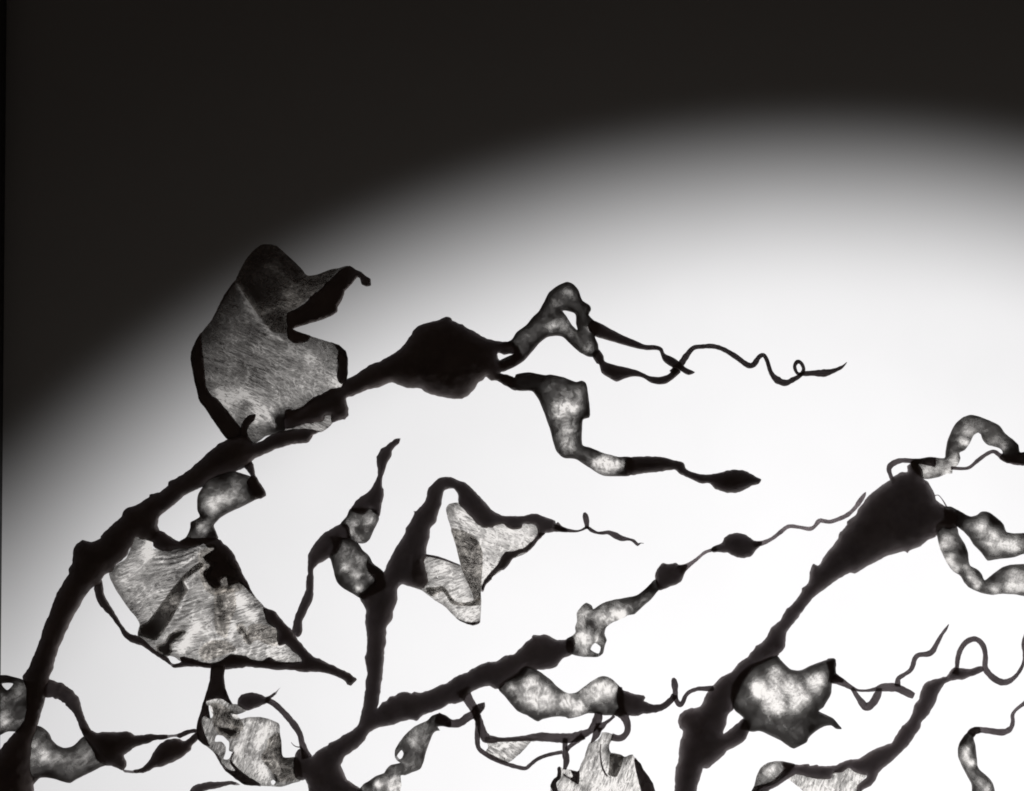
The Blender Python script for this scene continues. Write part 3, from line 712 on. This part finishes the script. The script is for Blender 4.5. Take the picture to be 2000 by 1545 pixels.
# bottom wide blade
bw = blade(B, 'blade', T('c5', '700,850 760,850 840,880 830,930 790,990 790,1060 820,1100 900,1110 970,1140 1030,1115 1070,1110 1090,1150 1160,1220 1190,1280 1260,1380 1310,1470 1335,1640 110,1640 95,1480 130,1400 170,1370 175,1280 200,1255 240,1280 330,1290 420,1310 450,1230 490,1150 530,1020 560,970 640,950 690,890'), (0.34, 0.58, 12), 'web3', seed=65, grid=4, off=5, lines=LN('c5', '1075,1130 1085,1300 1120,1480 | 3 .5; 740,850 700,950 690,1100 720,1260 | 4 .25; 560,1000 500,1200 470,1400 | 3 .2; 940,1130 930,1300 900,1400 | 5 -.2; 800,1000 780,1200 | 6 -.2; 250,1350 330,1420 420,1480 | 3 -.3; 600,1450 700,1500 760,1540 | 3 .3'),
           blobs=T('c5', '680,1000,60,.3 740,1050,50,-.25 500,1520,50,-.4 830,1480,50,.4 1000,1200,80,-.3 1070,1200,30,.35 300,1480,90,.2 740,900,70,-.15'))
bwk = dict(parent=bw, grid=4.5, step=3, flat=.45, cap=10)
blade(B, 'blade_fold', T('c5', '800,1100 950,1130 930,1250 880,1370 840,1380 775,1350 790,1250'), (0.30, 0.10, 8), 'pouch2', parent=bw, seed=66, off=0)
body(B, 'blade_margin', T('c5', '1090,1150 1160,1220 1190,1280 1260,1380 1310,1470 1335,1640 1180,1640 1165,1540 1130,1430 1100,1300'), seed=67, off=4, **bwk)
body(B, 'blade_margin', T('c5', '95,1480 130,1400 170,1370 175,1280 200,1255 218,1290 212,1390 160,1450 185,1560 190,1640 130,1640 120,1560'), seed=68, off=4, **bwk)
body(B, 'blade_fold', T('c5', '330,1295 420,1310 455,1240 442,1330 430,1470 410,1465 240,1355 235,1330 330,1385 355,1365'), seed=69, off=0, **bwk)
tube(B, 'blade_margin', T('c5', '688,990,14 680,1100,14 700,1240,20 740,1340,22 770,1370,14'), parent=bw, seed=70, off=2)
# folded blade left of the fork
fb = blade(B, 'blade', T('b8', '270,60 420,60 410,200 430,340 460,430 500,510 580,520 680,590 560,640 490,630 545,695 620,690 700,670 820,670 940,690 1060,750 1070,850 1090,960 1110,1140 1280,1150 1330,1250 1320,1420 1200,1460 1100,1495 950,1490 850,1485 650,1470 560,1410 440,1320 360,1210 290,1090 180,1000 110,940 85,860 90,740 140,580 190,400 240,240'),
           (0.18, 0.36, 16), 'web3', seed=71, grid=3.8, ripple=8,
           lines=LN('b8', '600,940 700,900 820,860 960,760 | 2.5 .3; 560,1040 640,980 800,960 900,900 | 3 .4; 640,740 660,830 620,920 | 2.5 .3; 820,880 800,1040 | 2.5 .3; 940,780 880,920 800,1050 | 2.5 .3; 210,480 300,470 400,470 480,560 | 2.5 .3; 560,1080 700,1150 850,1270 950,1420 | 5 .25; 860,1180 970,1190 960,1230 | 2.5 .4; 700,700 690,820 640,940 | 2.5 .25; 1030,1200 1060,1330 1100,1440 | 4 .25; 1000,880 960,940 | 3 -.2; 880,1120 950,1280 1050,1420 | 6 -.2'),
           holes=[T('b8', '232,530 270,560 282,650 255,685 238,620'), T('b8', '300,960 320,890 390,890 440,935 470,970 470,1070 512,1085 460,1170 405,1165 425,1100 430,1020 380,960'), T('b8', '965,1430 990,1410 1020,1435 1000,1470 975,1465')],
           blobs=T('b8', '850,830,110,.2 800,980,120,.25 590,1050,60,.3 700,720,80,.15 640,1150,110,.1 780,1270,120,.12 400,630,120,-.12 560,640,60,-.1 1000,1050,130,-.2 1150,1250,140,-.2 880,1350,60,.1 250,750,60,.15 240,950,60,.1 400,1280,60,.1'))
fbk = dict(parent=fb, grid=4.5, step=3, flat=.5, cap=12)
body(B, 'blade_margin', T('b8', '270,60 420,60 410,200 430,340 470,440 510,520 450,500 380,455 300,455 200,490 225,560 240,690 170,660 140,730 180,850 240,1010 180,1000 110,940 85,860 90,740 140,580 190,400 240,240'), seed=72, off=-2, **fbk)
blade(B, 'blade_fold', T('b8', '260,690 330,740 450,760 560,790 600,830 580,900 480,930 400,890 340,870 300,800'), (0.75, 0.02, 9), 'pouch', parent=fb, seed=73, off=-5, grid=4)
body(B, 'blade_margin', T('b8', '530,1080 500,1180 560,1260 640,1330 740,1400 850,1465 850,1488 650,1472 560,1412 440,1320 360,1210 290,1090 330,1110 400,1230 470,1290 530,1310 480,1210 490,1110'), seed=74, off=-3, **fbk)
blade(B, 'blade_fold', T('b8', '930,930 1060,850 1090,960 1110,1140 1275,1150 1270,1400 1150,1440 1060,1440 960,1300 850,1150 920,1020'), (0.75, 0.40, 12), 'pouch2', parent=fb, seed=75, off=-6)
blade(B, 'blade_fold', T('b8', '240,520 330,500 450,560 560,640 640,760 620,840 540,800 430,760 300,730 270,640'), (0.9, 0.45, 14), 'pouch', parent=fb, seed=76, off=-4)
body(B, 'pod', T('b8', '570,530 580,450 620,400 700,380 800,385 900,430 920,430 1020,370 1075,320 1035,380 1020,410 965,455 940,500 885,515 820,550 690,590'), parent=fb, seed=77, grid=4, step=3, off=-2)
tube(B, 'tendril', T('b8', '900,460,80 1000,510,70 1100,600,70 1190,700,75 1260,790,80 1310,880,66 1330,970,72 1360,1060,84 1390,1150,120'), parent=fb, seed=78, off=-2)
tube(B, 'tendril', T('b8', '1330,1028,18 1270,1022,13 1230,1000,10 1205,970,5'), parent=fb, seed=79, off=-2)

# ================================================================== C: right seaweed with the club bulb
Cc = Thing('dried_seaweed', 'dark dried seaweed at right rising to a club shaped bulb topped with ribbons', (1335, 1640), -0.01, 0.014, 4.2, GRP, 0.006, 0.06, 0.07)
cst = (T('d6', '335,1640 345,1560 350,1500 348,1350 365,1270 385,1220 395,1140 395,1060 420,950 450,860 440,825 405,790 390,720 410,650 460,600 540,565 640,545') +
    T('d2', '380,970 410,900 450,850 540,745 600,710 660,680 720,610 830,525 850,490 880,470 915,410 960,390 1020,320 1065,230 1130,180 1160,150 1200,80 1215,45') +
    T('c7', '515,1325 630,1180 630,1145 690,1095 705,1000 738,905 800,920 840,840 980,670 995,610 1075,520 1075,490 1150,430 1180,380 1240,300 1310,220 1440,120') +
    T('c8', '200,810 260,755 320,730 370,725 368,670 400,650 440,620 520,700 540,800 580,830 650,960 660,1010 770,1080 870,1105 890,1200 870,1280 780,1310 720,1300 660,1375 560,1430 490,1485') +
    T('c7', '1680,775 1665,800 1640,785 1540,805 1450,835 1330,905 1270,930 1150,1000 1100,995 1010,1040 910,1110 850,1160 750,1230 690,1300 600,1420 540,1500') +
    T('d2', '1215,290 1210,370 1190,450 1125,520 1040,570 900,640 800,760 730,900 690,1010 680,1065 630,1110 610,1200 580,1300 640,1270 740,1180 790,1150 860,1200 840,1280 800,1360 730,1420 620,1470') +
    T('d6', '965,1070 930,1120 870,1180 760,1265 735,1278 680,1278 660,1380 635,1450 610,1560 600,1640'))
body(Cc, 'stem', cst, seed=81)
po = blade(Cc, 'pouch', T('d3', '520,180 620,160 650,200 700,250 760,300 840,310 880,300 950,265 1100,210 1190,187 1215,200 1215,280 1220,350 1180,440 1170,550 1120,640 1090,690 1045,725 1120,765 1190,800 1240,860 1280,910 1220,910 1170,875 1100,885 1030,920 970,970 935,1010 920,1045 860,1080 785,1112 740,1090 650,1030 520,965 430,930 380,940 330,935 240,900 270,800 180,715 140,600 160,450 300,280'),
           (0.03, 0.08, 30), 'pouch', tscale=1.5, seed=82, flat=.6, cap=18, grid=5.5,
           blobs=T('d3', '430,490,75,.75 560,560,95,.75 560,430,66,.22 600,340,60,.45 530,670,60,.5 620,700,70,.55 790,560,92,.6 900,590,70,.3 790,680,60,.4 1000,450,75,.6 1060,370,45,.4 740,430,80,.18 950,820,120,-.03 480,560,60,.2'))
body(Cc, 'pouch_tip', T('d3', '1120,205 1190,187 1215,200 1215,280 1225,345 1300,400 1290,440 1210,435 1170,440 1150,350'), parent=po, seed=83, grid=4, step=3, flat=.7)
tube(Cc, 'tendril', T('d4', '100,680,110 160,700,110 230,735,75 320,787,50 390,815,26 480,818,28 560,805,46 640,787,76 720,785,92 780,790,84 850,822,80 920,857,78 950,872,60'), parent=po, seed=84)
tube(Cc, 'tendril', T('d4', '330,795,40 400,900,56 470,980,84 540,940,78 590,850,72 605,800,60'), parent=po, seed=85)
tube(Cc, 'tendril', T('d4', '790,775,60 795,700,50 850,660,40 910,620,42 940,570,48 960,500,50 1000,460,50 1090,450,55 1140,420,60 1180,350,46 1230,260,36 1280,190,26 1303,150,7'), parent=po, seed=86)
r1 = blade(Cc, 'streamer', T('c8', '400,640 430,600 500,595 600,580 745,590 755,530 770,430 810,330 860,240 940,175 1020,155 1090,170 1200,215 1300,265 1350,335 1430,400 1490,460 1505,530 1700,515 1700,690 1500,650 1350,630 1300,580 1330,540 1310,500 1260,480 1180,460 1130,410 1110,350 1085,335 1040,360 1000,440 950,510 895,540 905,590 880,660 830,700 825,745 770,750 680,785 540,800 430,720'),
           (0.05, 0.13, 14), 'pouch', seed=87, flat=.6, cap=10, grid=5,
           blobs=T('c8', '930,420,35,.65 970,440,40,.3 980,320,60,.25 1100,280,80,.15 1230,420,60,.22 850,640,50,.6 720,690,80,.35 570,710,70,.4 780,740,40,.4 1330,480,40,.3 450,680,60,-.2 1420,520,90,-.12 860,560,30,.25'))
tube(Cc, 'tendril', T('c8', '810,690,40 930,697,32 1000,682,34 1080,615,40 1170,550,40 1240,525,40 1300,562,46 1350,590,80 1450,602,115 1700,605,150'), parent=r1, seed=88)
tube(Cc, 'tendril', T('c8', '650,630,100 520,625,60 430,620,50 310,615,50 220,650,60 187,700,50 205,770,40 230,830,40'), parent=r1, seed=89)
tube(Cc, 'tendril', T('c8', '635,975,8 680,963,8 720,1003,10 770,1085,16'), parent=r1, seed=90)
blade(Cc, 'streamer', T('d1', '740,160 800,150 870,180 1000,250 1060,240 1120,200 1190,205 1280,270 1340,330 1370,405 1450,420 1700,420 1700,600 1540,630 1430,665 1250,685 1180,695 1140,650 1100,600 1040,540 990,460 920,390 875,355 760,330'), (0.06, 0.17, 20), 'pouch2', seed=91, flat=.6, cap=12, grid=5,
      blobs=T('d1', '1110,370,60,.35 1220,450,60,.45 1210,520,50,.35 1340,530,60,.35 1450,545,70,.5 1140,320,40,.3 1250,620,80,.1 870,260,90,-.25 1240,290,80,-.15'))
blade(Cc, 'streamer', T('d1', '660,350 740,280 870,350 890,430 940,510 980,600 1000,740 1070,780 1120,830 1150,890 1230,830 1330,760 1420,735 1700,745 1700,1060 1450,1035 1330,1030 1220,1040 1110,1020 1000,970 940,910 905,850 830,800 760,700 700,570 670,450'), (0.08, 0.16, 18), 'pouch', seed=92, flat=.55, cap=11, grid=5,
      blobs=T('d1', '770,490,50,.4 710,560,40,.5 790,680,50,.6 850,770,40,.5 1010,850,40,.6 1070,930,40,.6 960,770,35,.3 1480,930,80,.65 1380,970,50,.45 1260,990,50,.3 1430,830,60,.15 920,600,60,-.12 1060,830,40,-.12 760,330,60,-.15'))

# ================================================================== D: low branch bottom right
Dd = Thing('dried_seaweed', 'low dark seaweed branch at bottom right ending upward in a looped tendril', (1500, 1640), 0.02, 0.012, 1.2, GRP, 0.012, 0.06, 0.07)
dst = (T('d7', '500,1000 570,990 670,1020 870,1018 880,1035 970,1020 1000,1040 1200,1030 1280,1000 1420,955 1500,950 1620,880 1750,810 1880,760 1945,735') +
    T('d4', '730,1340 820,1190 920,1090 960,960 1000,900 1020,820 1060,750 1150,705 1250,680 1280,670 1360,585 1400,590 1470,595') +
    T('d5', '910,580 960,590 1040,565 1095,555 1110,600 1010,660 960,670 880,710 830,700 710,735 670,770 630,850 600,930 570,990 520,1070 440,1170 430,1220 370,1310 300,1410 230,1480') +
    T('d8', '120,1010 0,1120') + T('d7', '1850,1050 1780,1130 1740,1220 1680,1290 1560,1367 1400,1560 1300,1560 1470,1390 1500,1290 1600,1200 1615,1160 1540,1150 1450,1110 1380,1070 1300,1120 1180,1140 1150,1210 1000,1210 850,1190 720,1150 600,1210 470,1290 340,1367 200,1500 60,1500 110,1390 150,1310 300,1270 400,1230 500,1130 540,1060'))
body(Dd, 'stem', dst, seed=101, flat=.8)
blade(Dd, 'pouch', T('d7', '60,1500 110,1380 150,1300 190,1160 240,1060 320,1005 430,975 560,985 690,1020 640,1100 520,1200 380,1290 250,1330 150,1450'), (0.14, 0.26, 12), 'pouch2', seed=102, flat=.6, cap=12, off=-4, blobs=T('d7', '360,1140,60,.3 320,1040,90,.1 250,1300,60,-.1 600,1060,60,-.2'))
blade(Dd, 'blade', T('d7', '590,1190 720,1140 850,1170 1150,1190 1180,1120 1330,1050 1450,1100 1540,1140 1630,1150 1510,1290 1440,1560 900,1560 770,1350'), (0.45, 0.70, 10), 'web3', seed=103, off=4, blobs=T('d7', '760,1190,60,-.2 1000,1240,200,-.1 1320,1200,90,-.1 1520,1200,60,.3'))
tube(Dd, 'tendril', T('d5', '800,640,90 820,580,52 830,480,55 860,380,60 920,300,60 1000,265,62 1060,285,60 1110,350,60 1130,450,55 1125,560,60 1150,620,70 1220,690,76 1300,730,76 1380,720,60 1460,660,46 1520,570,36 1550,480,40 1562,400,75 1562,310,92 1570,210,40 1610,140,30'), seed=104)

# ================================================================== E: strap at the right corner, F: tip at the bottom edge
E = Thing('dried_seaweed', 'pale mottled seaweed strap in the bottom right corner with a thin kinked tendril', (1920, 1640), -0.02, 0.010, 0.4, GRP, 0.014, 0.09, 0.09)
eb = blade(E, 'streamer', T('d8', '1300,600 1230,600 1160,650 1080,730 1010,830 985,940 990,1040 1040,1170 1120,1320 1190,1460 1200,1900 1640,1900 1540,1580 1500,1430 1430,1340 1300,1220 1275,1170 1265,1050 1240,850 1220,760 1250,710 1320,690'), (0.10, 0.24, 14), 'pouch2', seed=111, flat=.6, cap=10, grid=4.5,
      blobs=T('d8', '1110,1020,70,.5 1180,1130,40,.6 1130,930,50,.3 1080,780,120,-.2 1340,1420,50,.35 1400,1500,60,.3 1200,960,60,-.12 1260,1300,60,-.06'))
tube(E, 'tendril', T('d8', '1170,720,110 1210,670,120 1290,645,92 1420,655,95 1600,680,100 1700,665,90 1770,610,70 1795,520,62 1790,430,55 1830,360,50 1900,300,50 1980,240,60 2060,140,50'), parent=eb, seed=112)
Ff = Thing('dried_seaweed', 'short dark seaweed strap tip at the bottom edge below the folded grey blade', (375, 1640), -0.02, 0.008, 1.9, GRP, 0.012, 0.05, 0.05)
body(Ff, 'stem', T('b8', '-70,2120 -60,1700 0,1545 40,1490 130,1455 300,1435 500,1420 540,1430 600,1475 540,1480 490,1475 430,1485 300,1515 180,1545 90,1600 60,1720 60,2120'), seed=121, grid=4.5, step=3, flat=.6)
